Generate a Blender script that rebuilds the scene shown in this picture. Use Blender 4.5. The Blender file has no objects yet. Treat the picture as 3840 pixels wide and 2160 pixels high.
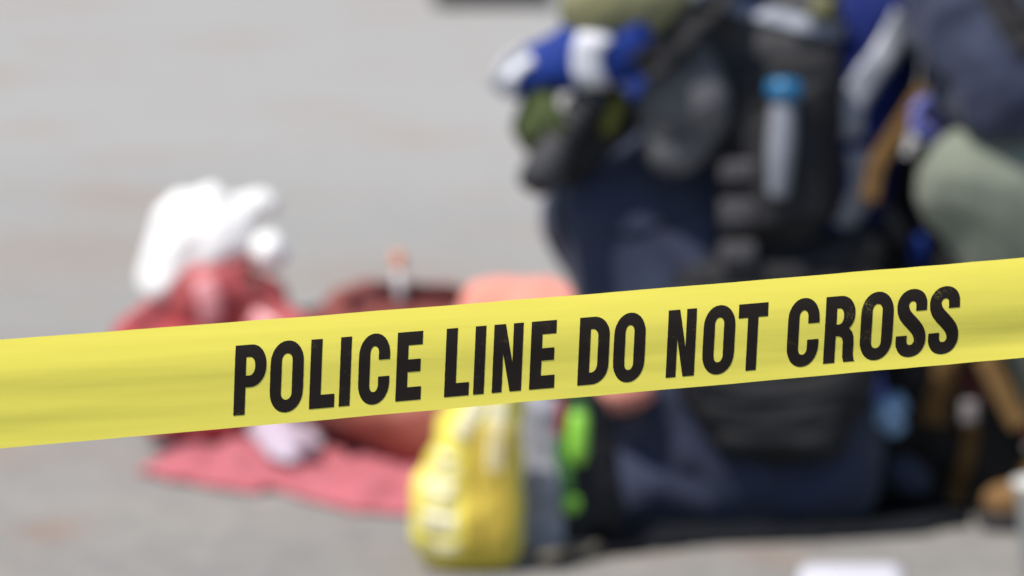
import bpy, bmesh, math, random
from mathutils import Vector, Matrix, noise
from mathutils.bvhtree import BVHTree
from mathutils.geometry import tessellate_polygon

random.seed(7)
S = bpy.context.scene
COL = S.collection

# ------------------------------------------------------------------ camera
PITCH = math.radians(6.0)
CAM = Vector((0, 0, 1.5))
cd = bpy.data.cameras.new("camera")
cam = bpy.data.objects.new("camera", cd)
COL.objects.link(cam)
cam.location = CAM
cam.rotation_euler = (math.pi / 2 - PITCH, 0, 0)
cd.lens = 200
cd.sensor_width = 36
cd.clip_start = 0.05
cd.clip_end = 2000
cd.dof.use_dof = True
cd.dof.focus_distance = 4.165
cd.dof.aperture_fstop = 7.2
S.camera = cam

# ------------------------------------------------------------------ sky and sun
TO_SUN = Vector((-0.50, -0.38, 1.15)).normalized()
elev = math.asin(TO_SUN.z)
azim = math.atan2(TO_SUN.x, TO_SUN.y)
w = bpy.data.worlds.new("World")
S.world = w
w.use_nodes = True
nt = w.node_tree
sky = nt.nodes.new("ShaderNodeTexSky")
sky.sky_type = 'NISHITA'
sky.sun_disc = False
sky.sun_elevation = elev
sky.sun_rotation = azim
bg = nt.nodes["Background"]
bg.inputs["Strength"].default_value = 0.10
nt.links.new(sky.outputs[0], bg.inputs["Color"])
sd = bpy.data.lights.new("sun", 'SUN')
sd.energy = 3.7
sd.angle = math.radians(0.53)
sd.color = (1.0, 0.94, 0.86)
sun = bpy.data.objects.new("sun", sd)
COL.objects.link(sun)
sun.rotation_euler = TO_SUN.to_track_quat('Z', 'Y').to_euler()

S.view_settings.view_transform = 'Standard'
S.view_settings.look = 'None'
S.view_settings.gamma = 1
S.view_settings.exposure = 0.62
S.view_settings.use_curve_mapping = False
S.render.engine = 'CYCLES'
S.cycles.use_denoising = True
S.cycles.max_bounces = 8


# ------------------------------------------------------------------ helpers
def at(px, py, d):
    """world point seen at photo pixel (3840 x 2160) at a depth of d metres"""
    u = (px - 1920) / 3840 * 0.18
    v = (1080 - py) / 3840 * 0.18
    f = Vector((0, math.cos(PITCH), -math.sin(PITCH)))
    up = Vector((0, math.sin(PITCH), math.cos(PITCH)))
    return CAM + d * (f + u * Vector((1, 0, 0)) + v * up)


def ground_at(px, py, z=0.0):
    v = (1080 - py) / 3840 * 0.18
    d = (CAM.z - z) / (math.sin(PITCH) - v * math.cos(PITCH))
    return at(px, py, d)


def srgb(r, g, b):
    f = lambda c: c / 12.92 if c <= 0.04045 else ((c + 0.055) / 1.055) ** 2.4
    return (f(r / 255), f(g / 255), f(b / 255), 1)


def mat(name, col, rough=0.8, var=0.25, scale=30.0, bump=0.15, bscale=250.0, spec=0.3, sheen=0.0, metal=0.0, coat=0.0):
    m = bpy.data.materials.new(name)
    m.use_nodes = True
    t = m.node_tree
    p = t.nodes["Principled BSDF"]
    tc = t.nodes.new("ShaderNodeTexCoord")
    n = t.nodes.new("ShaderNodeTexNoise")
    n.inputs["Scale"].default_value = scale
    n.inputs["Detail"].default_value = 5
    t.links.new(tc.outputs["Object"], n.inputs["Vector"])
    r = t.nodes.new("ShaderNodeValToRGB")
    c = Vector(col[:3])
    r.color_ramp.elements[0].position = 0.3
    r.color_ramp.elements[1].position = 0.7
    r.color_ramp.elements[0].color = (*(c * (1 - var)), 1)
    r.color_ramp.elements[1].color = (*[min(0.95, x) for x in c * (1 + var)], 1)
    t.links.new(n.outputs["Fac"], r.inputs["Fac"])
    t.links.new(r.outputs["Color"], p.inputs["Base Color"])
    if bump:
        n2 = t.nodes.new("ShaderNodeTexNoise")
        n2.inputs["Scale"].default_value = bscale
        n2.inputs["Detail"].default_value = 3
        t.links.new(tc.outputs["Object"], n2.inputs["Vector"])
        b = t.nodes.new("ShaderNodeBump")
        b.inputs["Strength"].default_value = bump
        b.inputs["Distance"].default_value = 0.004
        t.links.new(n2.outputs["Fac"], b.inputs["Height"])
        t.links.new(b.outputs["Normal"], p.inputs["Normal"])
    p.inputs["Roughness"].default_value = rough
    p.inputs["Specular IOR Level"].default_value = spec
    p.inputs["Metallic"].default_value = metal
    p.inputs["Sheen Weight"].default_value = sheen
    p.inputs["Coat Weight"].default_value = coat
    return m


def tag(o, label=None, cat=None, group=None, kind=None):
    for k, v in (("label", label), ("category", cat), ("group", group), ("kind", kind)):
        if v:
            o[k] = v
    return o


def thing(name, label, cat, loc, group=None):
    o = bpy.data.objects.new(name, None)
    o.location = loc
    o.empty_display_size = 0.1
    COL.objects.link(o)
    return tag(o, label, cat, group)


def link(name, me, material, parent=None, smooth=True):
    """me is in world coordinates; it is stored relative to the parent's location"""
    o = bpy.data.objects.new(name, me)
    COL.objects.link(o)
    if material:
        me.materials.clear()
        me.materials.append(material)
    if parent:
        root = parent
        off = Vector((0, 0, 0))
        while root:
            off += root.location
            root = root.parent
        me.transform(Matrix.Translation(-off))
        o.parent = parent
    else:                                   # origin at the base of the thing
        xs = [v.co for v in me.vertices]
        c = Vector((sum(v.x for v in xs) / len(xs), sum(v.y for v in xs) / len(xs), min(v.z for v in xs)))
        me.transform(Matrix.Translation(-c))
        o.location = c
    if smooth:
        for p in me.polygons:
            p.use_smooth = True
    return o


def world_mesh(o):
    """(verts, polys) of an object in world coordinates"""
    off = Vector((0, 0, 0))
    r = o
    while r:
        off += r.location
        r = r.parent
    return [v.co + off for v in o.data.vertices], [tuple(p.vertices) for p in o.data.polygons]


def bvh_of(*objs):
    V, P = [], []
    for o in objs:
        v, p = world_mesh(o)
        n = len(V)
        V += v
        P += [tuple(i + n for i in q) for q in p]
    return BVHTree.FromPolygons(V, P)


def bm_mesh(bm, name="m"):
    me = bpy.data.meshes.new(name)
    bmesh.ops.recalc_face_normals(bm, faces=bm.faces)
    bm.to_mesh(me)
    bm.free()
    return me


def hull(bm, pts_r, seg=14):
    """convex hull of a few balls: a tapered, round-ended limb segment.  A ball is (point, radius or (rx,ry,rz))"""
    vs = []
    for p, r in pts_r:
        rr = r if isinstance(r, (tuple, list)) else (r, r, r)
        for i in range(1, seg // 2):
            a = math.pi * i / (seg // 2)
            for j in range(seg):
                b = 2 * math.pi * j / seg
                vs.append(bm.verts.new((p[0] + rr[0] * math.sin(a) * math.cos(b), p[1] + rr[1] * math.sin(a) * math.sin(b), p[2] + rr[2] * math.cos(a))))
        vs.append(bm.verts.new((p[0], p[1], p[2] + rr[2])))
        vs.append(bm.verts.new((p[0], p[1], p[2] - rr[2])))
    ret = bmesh.ops.convex_hull(bm, input=vs, use_existing_faces=False)
    dead = [g for g in ret["geom_interior"] + ret["geom_unused"] if isinstance(g, bmesh.types.BMVert)]
    bmesh.ops.delete(bm, geom=list(set(dead)), context='VERTS')


def wrinkle(me, amp, size, stretch=(1, 1, 1), seed=0.0):
    me.update()
    nr = [v.normal.copy() for v in me.vertices]
    for v, n in zip(me.vertices, nr):
        q = Vector((v.co.x * stretch[0], v.co.y * stretch[1], v.co.z * stretch[2])) / size + Vector((seed, seed * 1.7, -seed))
        f = 1 - 2 * abs(noise.noise(q)) * 1.6
        g = noise.noise(q * 2.3 + Vector((5, 5, 5)))
        v.co += n * amp * (0.75 * f + 0.5 * g)


def blob(segs, voxel=0.012, smooth=4, fold=0.0, fsize=0.09, stretch=(1, 1, 1), seed=0.0):
    """one continuous skin over many limb segments"""
    bm = bmesh.new()
    for s in segs:
        hull(bm, s)
    me = bm_mesh(bm)
    o = bpy.data.objects.new("tmp", me)
    COL.objects.link(o)
    md = o.modifiers.new("r", 'REMESH')
    md.mode = 'VOXEL'
    md.voxel_size = voxel
    sm = o.modifiers.new("s", 'SMOOTH')
    sm.factor = 0.5
    sm.iterations = smooth
    dg = bpy.context.evaluated_depsgraph_get()
    out = bpy.data.meshes.new_from_object(o.evaluated_get(dg))
    bpy.data.objects.remove(o)
    bpy.data.meshes.remove(me)
    if fold:
        wrinkle(out, fold, fsize, stretch, seed)
    return out


def rbox(center, size, bevel, rot=(0, 0, 0), seg=3, taper=1.0):
    """a box with rounded edges, optionally narrower at the top"""
    bm = bmesh.new()
    bmesh.ops.create_cube(bm, size=1)
    for v in bm.verts:
        k = taper if v.co.z > 0 else 1
        v.co = Vector((v.co.x * size[0] * k, v.co.y * size[1] * k, v.co.z * size[2]))
    bmesh.ops.bevel(bm, geom=bm.edges[:], offset=bevel, segments=seg, profile=0.5, affect='EDGES')
    from mathutils import Euler
    R = Euler(rot).to_matrix().to_4x4()
    bm.transform(Matrix.Translation(Vector(center)) @ R)
    return bm_mesh(bm)


def lathe(p0, axis, prof, seg=28):
    """turn a profile of (radius, distance along the axis) round the axis"""
    axis = Vector(axis).normalized()
    q = axis.to_track_quat('Z', 'Y')
    bm = bmesh.new()
    rings = []
    for r, h in prof:
        ring = []
        for j in range(seg):
            a = 2 * math.pi * j / seg
            ring.append(bm.verts.new(Vector(p0) + q @ Vector((r * math.cos(a), r * math.sin(a), h))))
        rings.append(ring)
    for a, b in zip(rings, rings[1:]):
        for j in range(seg):
            bm.faces.new((a[j], a[(j + 1) % seg], b[(j + 1) % seg], b[j]))
    bm.faces.new(rings[0][::-1])
    bm.faces.new(rings[-1])
    return bm_mesh(bm)


def spline(pts, n=10):
    P = [Vector(p) for p in pts]
    P = [P[0] * 2 - P[1]] + P + [P[-1] * 2 - P[-2]]
    out = []
    for i in range(1, len(P) - 2):
        a, b, c, d = P[i - 1:i + 3]
        for k in range(n):
            t = k / n
            out.append(0.5 * ((2 * b) + (c - a) * t + (2 * a - 5 * b + 4 * c - d) * t * t + (3 * b - a - 3 * c + d) * t ** 3))
    out.append(P[-2])
    return out


def tube(pts, r, seg=10, n=8):
    sp = spline(pts, n)
    bm = bmesh.new()
    rings = []
    for i, p in enumerate(sp):
        t = (sp[min(i + 1, len(sp) - 1)] - sp[max(i - 1, 0)]).normalized()
        q = t.to_track_quat('Z', 'Y')
        rr = r(i / (len(sp) - 1)) if callable(r) else r
        rings.append([bm.verts.new(p + q @ Vector((rr * math.cos(2 * math.pi * j / seg), rr * math.sin(2 * math.pi * j / seg), 0))) for j in range(seg)])
    for a, b in zip(rings, rings[1:]):
        for j in range(seg):
            bm.faces.new((a[j], a[(j + 1) % seg], b[(j + 1) % seg], b[j]))
    bm.faces.new(rings[0][::-1])
    bm.faces.new(rings[-1])
    return bm_mesh(bm)


def slab(front, thick):
    """closed strip: front is a list of rows of points, thickened away from the viewer side"""
    bm = bmesh.new()
    A = [[bm.verts.new(p) for p in row] for row in front]
    B = [[bm.verts.new(Vector(p) + Vector(thick)) for p in row] for row in front]
    R, C = len(front), len(front[0])
    for i in range(R - 1):
        for j in range(C - 1):
            bm.faces.new((A[i][j], A[i][j + 1], A[i + 1][j + 1], A[i + 1][j]))
            bm.faces.new((B[i][j], B[i + 1][j], B[i + 1][j + 1], B[i][j + 1]))
    for i in range(R - 1):
        bm.faces.new((A[i][0], A[i + 1][0], B[i + 1][0], B[i][0]))
        bm.faces.new((A[i][-1], B[i][-1], B[i + 1][-1], A[i + 1][-1]))
    for j in range(C - 1):
        bm.faces.new((A[0][j], B[0][j], B[0][j + 1], A[0][j + 1]))
        bm.faces.new((A[-1][j], A[-1][j + 1], B[-1][j + 1], B[-1][j]))
    return bm_mesh(bm)


def drape(path, width, d, tree=None, lift=0.004, thick=0.006, n=8):
    """webbing laid over a surface.  path in photo pixels, width in metres, d the depth where nothing lies under it"""
    sp = spline([Vector((x, y, 0)) for x, y in path], n)
    k = 3840 / (0.18 * d)
    rows = []
    last = d
    for i, p in enumerate(sp):
        t = (sp[min(i + 1, len(sp) - 1)] - sp[max(i - 1, 0)]).normalized()
        s = Vector((-t.y, t.x, 0)) * width * k * 0.5
        row = []
        for f in (-1, -0.5, 0, 0.5, 1):
            q = p + s * f
            tgt = at(q.x, q.y, d)
            row.append((q, tgt))
        hit = []
        for q, tgt in row:
            dr = (tgt - CAM).normalized()
            h = tree.ray_cast(CAM, dr) if tree else (None,)
            hit.append((h[0] - CAM).dot(Vector((0, math.cos(PITCH), -math.sin(PITCH)))) if h[0] is not None else None)
        ok = [x for x in hit if x is not None]
        if ok:
            last = min(ok)
        rows.append([at(q.x, q.y, (hx if hx is not None and abs(hx - last) < 0.05 else last) - lift) for (q, _), hx in zip(row, hit)])
    return slab(rows, (0, thick, 0))


def sheet(outline, z0, amp, thick=0.006, res=0.02, seed=0.0, hump=None, fall=0.05):
    """a cloth lying on the ground inside an outline of (x, y) points"""
    from mathutils.geometry import intersect_point_line
    P = [Vector((p[0], p[1])) for p in outline]
    def inside(x, y):
        c = False
        for i in range(len(P)):
            a, b = P[i], P[i - 1]
            if (a.y > y) != (b.y > y) and x < (b.x - a.x) * (y - a.y) / (b.y - a.y) + a.x:
                c = not c
        return c
    def edge(x, y):
        m, best = 9, None
        for i in range(len(P)):
            a, b = P[i], P[i - 1]
            ab = b - a
            t = max(0, min(1, (Vector((x, y)) - a).dot(ab) / max(ab.length_squared, 1e-9)))
            c = a + ab * t
            if (c - Vector((x, y))).length < m:
                m, best = (c - Vector((x, y))).length, c
        return m, best
    x0, x1 = min(p.x for p in P), max(p.x for p in P)
    y0, y1 = min(p.y for p in P), max(p.y for p in P)
    nx, ny = int((x1 - x0) / res) + 2, int((y1 - y0) / res) + 2
    bm = bmesh.new()
    V = {}
    for i in range(nx):
        for j in range(ny):
            x, y = x0 + i * res, y0 + j * res
            e, c = edge(x, y)
            ins = inside(x, y)
            if ins or e < res * 0.75:
                if not ins or e < res * 0.45:          # snap the rim to the outline so the hem runs clean
                    x, y, e = c.x, c.y, 0.0
                q = Vector((x / 0.09 + seed, y / 0.13, seed))
                k = min(1, e / fall)
                z = z0 + k * amp * (0.55 + 0.9 * (0.6 - abs(noise.noise(q)) * 1.8) + 0.4 * noise.noise(q * 2.7))
                if hump:
                    z += hump(x, y) * k
                V[i, j] = bm.verts.new((x, y, max(z, z0)))
    for (i, j) in list(V):
        if (i + 1, j) in V and (i, j + 1) in V and (i + 1, j + 1) in V:
            bm.faces.new((V[i, j], V[i + 1, j], V[i + 1, j + 1], V[i, j + 1]))
    loose = [v for v in bm.verts if not v.link_faces]
    bmesh.ops.delete(bm, geom=loose, context='VERTS')
    ext = bmesh.ops.extrude_face_region(bm, geom=bm.faces[:])
    for g in ext["geom"]:
        if isinstance(g, bmesh.types.BMVert):
            g.co.z += thick
    me = bm_mesh(bm)
    return me


# ------------------------------------------------------------------ materials
M = dict(
    navy=mat("navy_trouser_cloth", srgb(45, 51, 70), 0.9, 0.12, 14, 0.3, 300, 0.15, 0.15),
    blue=mat("royal_blue_cloth", srgb(21, 48, 122), 0.75, 0.12, 20, 0.2, 300, 0.25),
    reflective=mat("reflective_band", (0.30, 0.32, 0.37, 1), 0.35, 0.08, 60, 0.1, 500, 0.5),
    white_band=mat("white_band", (0.62, 0.63, 0.68, 1), 0.5, 0.05, 60, 0.1, 500, 0.4),
    dark_strap=mat("dark_strap", (0.026, 0.026, 0.028, 1), 0.85, 0.2, 40, 0.3, 400, 0.15),
    shaded_blue=mat("shaded_blue_cloth", srgb(24, 36, 92), 0.85, 0.15, 20, 0.2, 300, 0.15),  # darker copy of the sleeve blue: jacket torso shade put into the colour
    dull_plastic=mat("dull_grey_plastic", (0.22, 0.20, 0.20, 1), 0.5, 0.05, 20, 0.0),
    black=mat("black_nylon", (0.012, 0.012, 0.014, 1), 0.7, 0.3, 30, 0.3, 350, 0.3),
    charcoal=mat("charcoal_nylon", (0.052, 0.052, 0.056, 1), 0.75, 0.2, 18, 0.3, 350, 0.25),
    grey=mat("grey_pouch_cloth", (0.095, 0.096, 0.103, 1), 0.8, 0.15, 18, 0.3, 350, 0.25),
    webbing=mat("dark_grey_webbing", (0.065, 0.063, 0.070, 1), 0.8, 0.2, 60, 0.4, 500, 0.2),
    olive=mat("olive_cloth", srgb(118, 117, 88), 0.9, 0.15, 16, 0.3, 300, 0.15),
    olive_glove=mat("olive_glove", srgb(70, 80, 48), 0.85, 0.3, 40, 0.3, 300, 0.2),
    lime_glove=mat("yellow_green_glove", srgb(96, 96, 46), 0.85, 0.2, 40, 0.3, 300, 0.2),
    sage=mat("sage_trouser_cloth", srgb(113, 119, 106), 0.9, 0.10, 10, 0.25, 300, 0.15, 0.1),
    jacket=mat("dark_navy_jacket", srgb(46, 52, 72), 0.8, 0.15, 12, 0.25, 300, 0.2, 0.1),
    tan=mat("tan_webbing", srgb(108, 82, 48), 0.85, 0.2, 40, 0.4, 400, 0.2),
    tan_boot=mat("tan_suede", srgb(118, 90, 58), 0.9, 0.15, 30, 0.3, 300, 0.2),
    nitrile=mat("violet_blue_nitrile", srgb(90, 100, 170), 0.5, 0.1, 40, 0.1, 200, 0.4),
    pale_nitrile=mat("pale_blue_nitrile", srgb(130, 165, 200), 0.5, 0.1, 40, 0.1, 200, 0.4),
    skin=mat("skin", srgb(214, 160, 132), 0.55, 0.06, 40, 0.1, 300, 0.4),
    flushed_skin=mat("flushed_skin", srgb(152, 68, 70), 0.6, 0.4, 14, 0.1, 300, 0.35),
    eye=mat("eye", (0.03, 0.02, 0.02, 1), 0.1, 0, 1, 0),
    hair_brown=mat("brown_strap", srgb(92, 72, 64), 0.8, 0.2, 40, 0.2),
    hair=mat("dark_hair", (0.03, 0.02, 0.015, 1), 0.6, 0.3, 200, 0.3, 400),
    bottle=mat("grey_bottle_plastic", (0.20, 0.215, 0.25, 1), 0.4, 0.05, 20, 0.0, 1, 0.5),
    cap_blue=mat("bright_blue_plastic", srgb(32, 102, 146), 0.35, 0.05, 20, 0.0, 1, 0.5),
    red=mat("red_nylon", srgb(158, 58, 64), 0.65, 0.18, 20, 0.3, 300, 0.3),
    red_cloth=mat("rose_red_cloth", srgb(168, 92, 99), 0.85, 0.12, 9, 0.3, 260, 0.15, 0.1),
    pink=mat("pink_packet_film", srgb(206, 140, 144), 0.35, 0.12, 12, 0.2, 60, 0.5),
    white=mat("white_cotton", (0.74, 0.74, 0.73, 1), 0.9, 0.03, 12, 0.3, 300, 0.2),
    lilac=mat("lilac_white_cotton", (0.43, 0.36, 0.43, 1), 0.9, 0.08, 14, 0.3, 300, 0.2),
    brown=mat("red_brown_leather", srgb(138, 76, 62), 0.6, 0.16, 9, 0.25, 160, 0.35),
    shirt=mat("maroon_brown_shirt", srgb(116, 62, 58), 0.85, 0.22, 9, 0.3, 220, 0.2),
    maroon=mat("maroon_lining", srgb(88, 46, 48), 0.85, 0.25, 12, 0.3, 220, 0.2),
    peach=mat("peach_fleece", srgb(214, 138, 122), 0.95, 0.08, 12, 0.3, 200, 0.1, 0.2),
    orange=mat("orange_plastic", srgb(206, 132, 96), 0.4, 0.05, 20, 0.0, 1, 0.5),
    clear=mat("milky_plastic", (0.42, 0.41, 0.42, 1), 0.3, 0.05, 20, 0.0, 1, 0.5),
    yellow=mat("fluorescent_yellow_cloth", srgb(212, 200, 84), 0.7, 0.10, 16, 0.3, 240, 0.2),
    amber=mat("amber_mesh_cord", srgb(204, 176, 78), 0.8, 0.15, 60, 0.2, 300, 0.2),
    band=mat("cream_reflective_band", (0.66, 0.61, 0.40, 1), 0.4, 0.06, 60, 0.1, 500, 0.5),
    grey_lilac=mat("grey_side_panel", (0.28, 0.28, 0.32, 1), 0.8, 0.3, 22, 0.3, 220, 0.25),
    lime=mat("lime_green_plastic", srgb(136, 200, 68), 0.35, 0.05, 20, 0.0, 1, 0.5),
    green=mat("dark_green_cord", srgb(70, 120, 60), 0.7, 0.1, 30, 0.1),
    sand=mat("sand_webbing", srgb(104, 98, 86), 0.85, 0.15, 40, 0.3),
    paper=mat("white_paper", (0.50, 0.50, 0.55, 1), 0.8, 0.03, 20, 0.05),
    rubber=mat("black_rubber", (0.03, 0.03, 0.033, 1), 0.7, 0.2, 30, 0.2, 200),
    pale_grey=mat("pale_grey_plastic", (0.50, 0.51, 0.48, 1), 0.5, 0.1, 20, 0.1),
    shadow_sheet=mat("dark_shadow_sheet", (0.009, 0.010, 0.013, 1), 0.95, 0.25, 12, 0.25, 120, 0.08),  # near-black colour standing in for shadow on the ground
)


def ground_material():
    m = bpy.data.materials.new("pavement")
    m.use_nodes = True
    t = m.node_tree
    p = t.nodes["Principled BSDF"]
    tc = t.nodes.new("ShaderNodeTexCoord")

    def nz(scale, detail=6, rough=0.6):
        n = t.nodes.new("ShaderNodeTexNoise")
        n.inputs["Scale"].default_value = scale
        n.inputs["Detail"].default_value = detail
        n.inputs["Roughness"].default_value = rough
        t.links.new(tc.outputs["Object"], n.inputs["Vector"])
        return n

    def ramp(src, stops):
        r = t.nodes.new("ShaderNodeValToRGB")
        e = r.color_ramp.elements
        e[0].position, e[0].color = stops[0]
        e[1].position, e[1].color = stops[-1]
        for pos, c in stops[1:-1]:
            x = e.new(pos)
            x.color = c
        t.links.new(src, r.inputs["Fac"])
        return r

    def mix(kind, fac, a, b):
        x = t.nodes.new("ShaderNodeMix")
        x.data_type = 'RGBA'
        x.blend_type = kind
        if isinstance(fac, (int, float)):
            x.inputs["Factor"].default_value = fac
        else:
            t.links.new(fac, x.inputs["Factor"])
        for s, k in ((a, "A"), (b, "B")):
            if isinstance(s, tuple):
                x.inputs[k].default_value = s
            else:
                t.links.new(s, x.inputs[k])
        return x.outputs["Result"]

    big = ramp(nz(0.45, 4).outputs["Fac"], [(0.35, (0.295, 0.290, 0.276, 1)), (0.65, (0.352, 0.340, 0.308, 1))])
    grain = ramp(nz(140, 3, 0.7).outputs["Fac"], [(0.30, (0.45, 0.45, 0.45, 1)), (0.5, (0.8, 0.8, 0.8, 1)), (0.72, (1, 1, 1, 1))])
    mid = ramp(nz(12, 6, 0.75).outputs["Fac"], [(0.3, (0.66, 0.66, 0.67, 1)), (0.7, (1, 0.985, 0.97, 1))])
    stain = ramp(nz(1.1, 5, 0.65).outputs["Fac"], [(0.53, (0, 0, 0, 1)), (0.70, (0.7, 0.7, 0.7, 1))])
    pits = t.nodes.new("ShaderNodeTexVoronoi")
    pits.inputs["Scale"].default_value = 55
    t.links.new(tc.outputs["Object"], pits.inputs["Vector"])
    agg = ramp(pits.outputs["Color"], [(0.1, (0.80, 0.80, 0.82, 1)), (0.9, (1.0, 0.99, 0.97, 1))])
    c = mix('MULTIPLY', 1.0, big.outputs["Color"], mid.outputs["Color"])
    c = mix('MULTIPLY', 0.55, c, grain.outputs["Color"])
    c = mix('MULTIPLY', 0.9, c, agg.outputs["Color"])
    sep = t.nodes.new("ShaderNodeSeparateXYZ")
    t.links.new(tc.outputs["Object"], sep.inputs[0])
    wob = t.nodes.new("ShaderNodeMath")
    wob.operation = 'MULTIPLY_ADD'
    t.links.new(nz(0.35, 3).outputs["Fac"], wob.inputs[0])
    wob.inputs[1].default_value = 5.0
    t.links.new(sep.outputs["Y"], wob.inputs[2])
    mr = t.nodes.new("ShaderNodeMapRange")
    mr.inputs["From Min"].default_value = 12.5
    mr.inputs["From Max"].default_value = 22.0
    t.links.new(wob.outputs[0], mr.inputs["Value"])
    c = mix('MIX', mr.outputs[0], c, mix('MULTIPLY', 0.5, (0.318, 0.314, 0.299, 1), mid.outputs["Color"]))   # paler with distance: grazing sheen put into the paving colour
    c = mix('MIX', stain.outputs["Color"], c, (0.26, 0.195, 0.15, 1))
    for (sx, sy), rad, amt in ((ground_at(170, 1990).to_2d(), 0.13, 0.55), (ground_at(260, 960).to_2d(), 0.55, 0.30), (ground_at(1480, 1030).to_2d(), 0.45, 0.22), (ground_at(2900, 2090).to_2d(), 0.12, 0.35)):
        mpn = t.nodes.new("ShaderNodeMapping")
        mpn.vector_type = 'POINT'
        mpn.inputs["Location"].default_value = (-sx, -sy / 2.0, 0)
        mpn.inputs["Scale"].default_value = (1, 0.5, 1)
        t.links.new(tc.outputs["Object"], mpn.inputs["Vector"])
        ln = t.nodes.new("ShaderNodeVectorMath")
        ln.operation = 'LENGTH'
        t.links.new(mpn.outputs[0], ln.inputs[0])
        wb = t.nodes.new("ShaderNodeMath")
        wb.operation = 'MULTIPLY_ADD'
        t.links.new(nz(6.0 / rad * 0.13 + 1.5, 4).outputs["Fac"], wb.inputs[0])
        wb.inputs[1].default_value = rad * 1.6
        t.links.new(ln.outputs["Value"], wb.inputs[2])
        m2 = t.nodes.new("ShaderNodeMapRange")
        m2.inputs["From Min"].default_value = rad * 0.95
        m2.inputs["From Max"].default_value = rad * 1.7
        m2.inputs["To Min"].default_value = amt
        m2.inputs["To Max"].default_value = 0.0
        t.links.new(wb.outputs[0], m2.inputs["Value"])
        c = mix('MIX', m2.outputs[0], c, (0.23, 0.15, 0.105, 1))
    t.links.new(c, p.inputs["Base Color"])
    p.inputs["Roughness"].default_value = 0.9
    p.inputs["Specular IOR Level"].default_value = 0.25
    b = t.nodes.new("ShaderNodeBump")
    b.inputs["Strength"].default_value = 0.4
    b.inputs["Distance"].default_value = 0.004
    t.links.new(pits.outputs["Distance"], b.inputs["Height"])
    t.links.new(b.outputs["Normal"], p.inputs["Normal"])
    return m


def tape_material():
    m = bpy.data.materials.new("yellow_tape_film")
    m.use_nodes = True
    t = m.node_tree
    p = t.nodes["Principled BSDF"]
    out = t.nodes["Material Output"]
    tc = t.nodes.new("ShaderNodeTexCoord")
    mp = t.nodes.new("ShaderNodeMapping")
    mp.inputs["Rotation"].default_value = (0, math.radians(4.9), 0)
    mp.inputs["Scale"].default_value = (3, 3, 75)
    t.links.new(tc.outputs["Object"], mp.inputs["Vector"])
    n = t.nodes.new("ShaderNodeTexNoise")
    n.inputs["Scale"].default_value = 3
    n.inputs["Detail"].default_value = 4
    t.links.new(mp.outputs["Vector"], n.inputs["Vector"])
    r = t.nodes.new("ShaderNodeValToRGB")
    r.color_ramp.elements[0].position = 0.3
    r.color_ramp.elements[1].position = 0.7
    r.color_ramp.elements[0].color = (0.76, 0.675, 0.092, 1)
    r.color_ramp.elements[1].color = (0.79, 0.70, 0.100, 1)
    t.links.new(n.outputs["Fac"], r.inputs["Fac"])
    t.links.new(r.outputs["Color"], p.inputs["Base Color"])
    p.inputs["Roughness"].default_value = 0.33
    p.inputs["Specular IOR Level"].default_value = 0.45
    b = t.nodes.new("ShaderNodeBump")
    b.inputs["Strength"].default_value = 0.07
    b.inputs["Distance"].default_value = 0.002
    t.links.new(n.outputs["Fac"], b.inputs["Height"])
    t.links.new(b.outputs["Normal"], p.inputs["Normal"])
    tr = t.nodes.new("ShaderNodeBsdfTranslucent")
    tr.inputs["Color"].default_value = (0.85, 0.76, 0.12, 1)
    mx = t.nodes.new("ShaderNodeMixShader")
    mx.inputs["Fac"].default_value = 0.30
    t.links.new(p.outputs[0], mx.inputs[1])
    t.links.new(tr.outputs[0], mx.inputs[2])
    t.links.new(mx.outputs[0], out.inputs["Surface"])
    return m


def ink_material():
    m = bpy.data.materials.new("black_ink")
    m.use_nodes = True
    t = m.node_tree
    p = t.nodes["Principled BSDF"]
    tc = t.nodes.new("ShaderNodeTexCoord")
    n = t.nodes.new("ShaderNodeTexNoise")
    n.inputs["Scale"].default_value = 1500
    n.inputs["Detail"].default_value = 2
    n2 = t.nodes.new("ShaderNodeTexNoise")
    n2.inputs["Scale"].default_value = 45
    n2.inputs["Detail"].default_value = 3
    for x in (n, n2):
        t.links.new(tc.outputs["Object"], x.inputs["Vector"])
    a = t.nodes.new("ShaderNodeMath")
    a.operation = 'MULTIPLY'
    t.links.new(n.outputs["Fac"], a.inputs[0])
    t.links.new(n2.outputs["Fac"], a.inputs[1])
    r = t.nodes.new("ShaderNodeValToRGB")
    e = r.color_ramp.elements
    e[0].position, e[0].color = 0.40, (0.011, 0.0082, 0.0065, 1)
    e[1].position, e[1].color = 0.49, (0.22, 0.18, 0.05, 1)
    t.links.new(a.outputs[0], r.inputs["Fac"])
    t.links.new(r.outputs["Color"], p.inputs["Base Color"])
    p.inputs["Roughness"].default_value = 0.7
    p.inputs["Specular IOR Level"].default_value = 0.12
    return m


# ------------------------------------------------------------------ ground
bm = bmesh.new()
N = 16
gv = [[bm.verts.new((-400 + 800 * i / N, -100 + 900 * j / N, 0)) for j in range(N + 1)] for i in range(N + 1)]
for i in range(N):
    for j in range(N):
        bm.faces.new((gv[i][j], gv[i + 1][j], gv[i + 1][j + 1], gv[i][j + 1]))
g = bpy.data.objects.new("pavement_ground", bm_mesh(bm))
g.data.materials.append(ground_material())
COL.objects.link(g)
tag(g, kind="structure")

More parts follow.
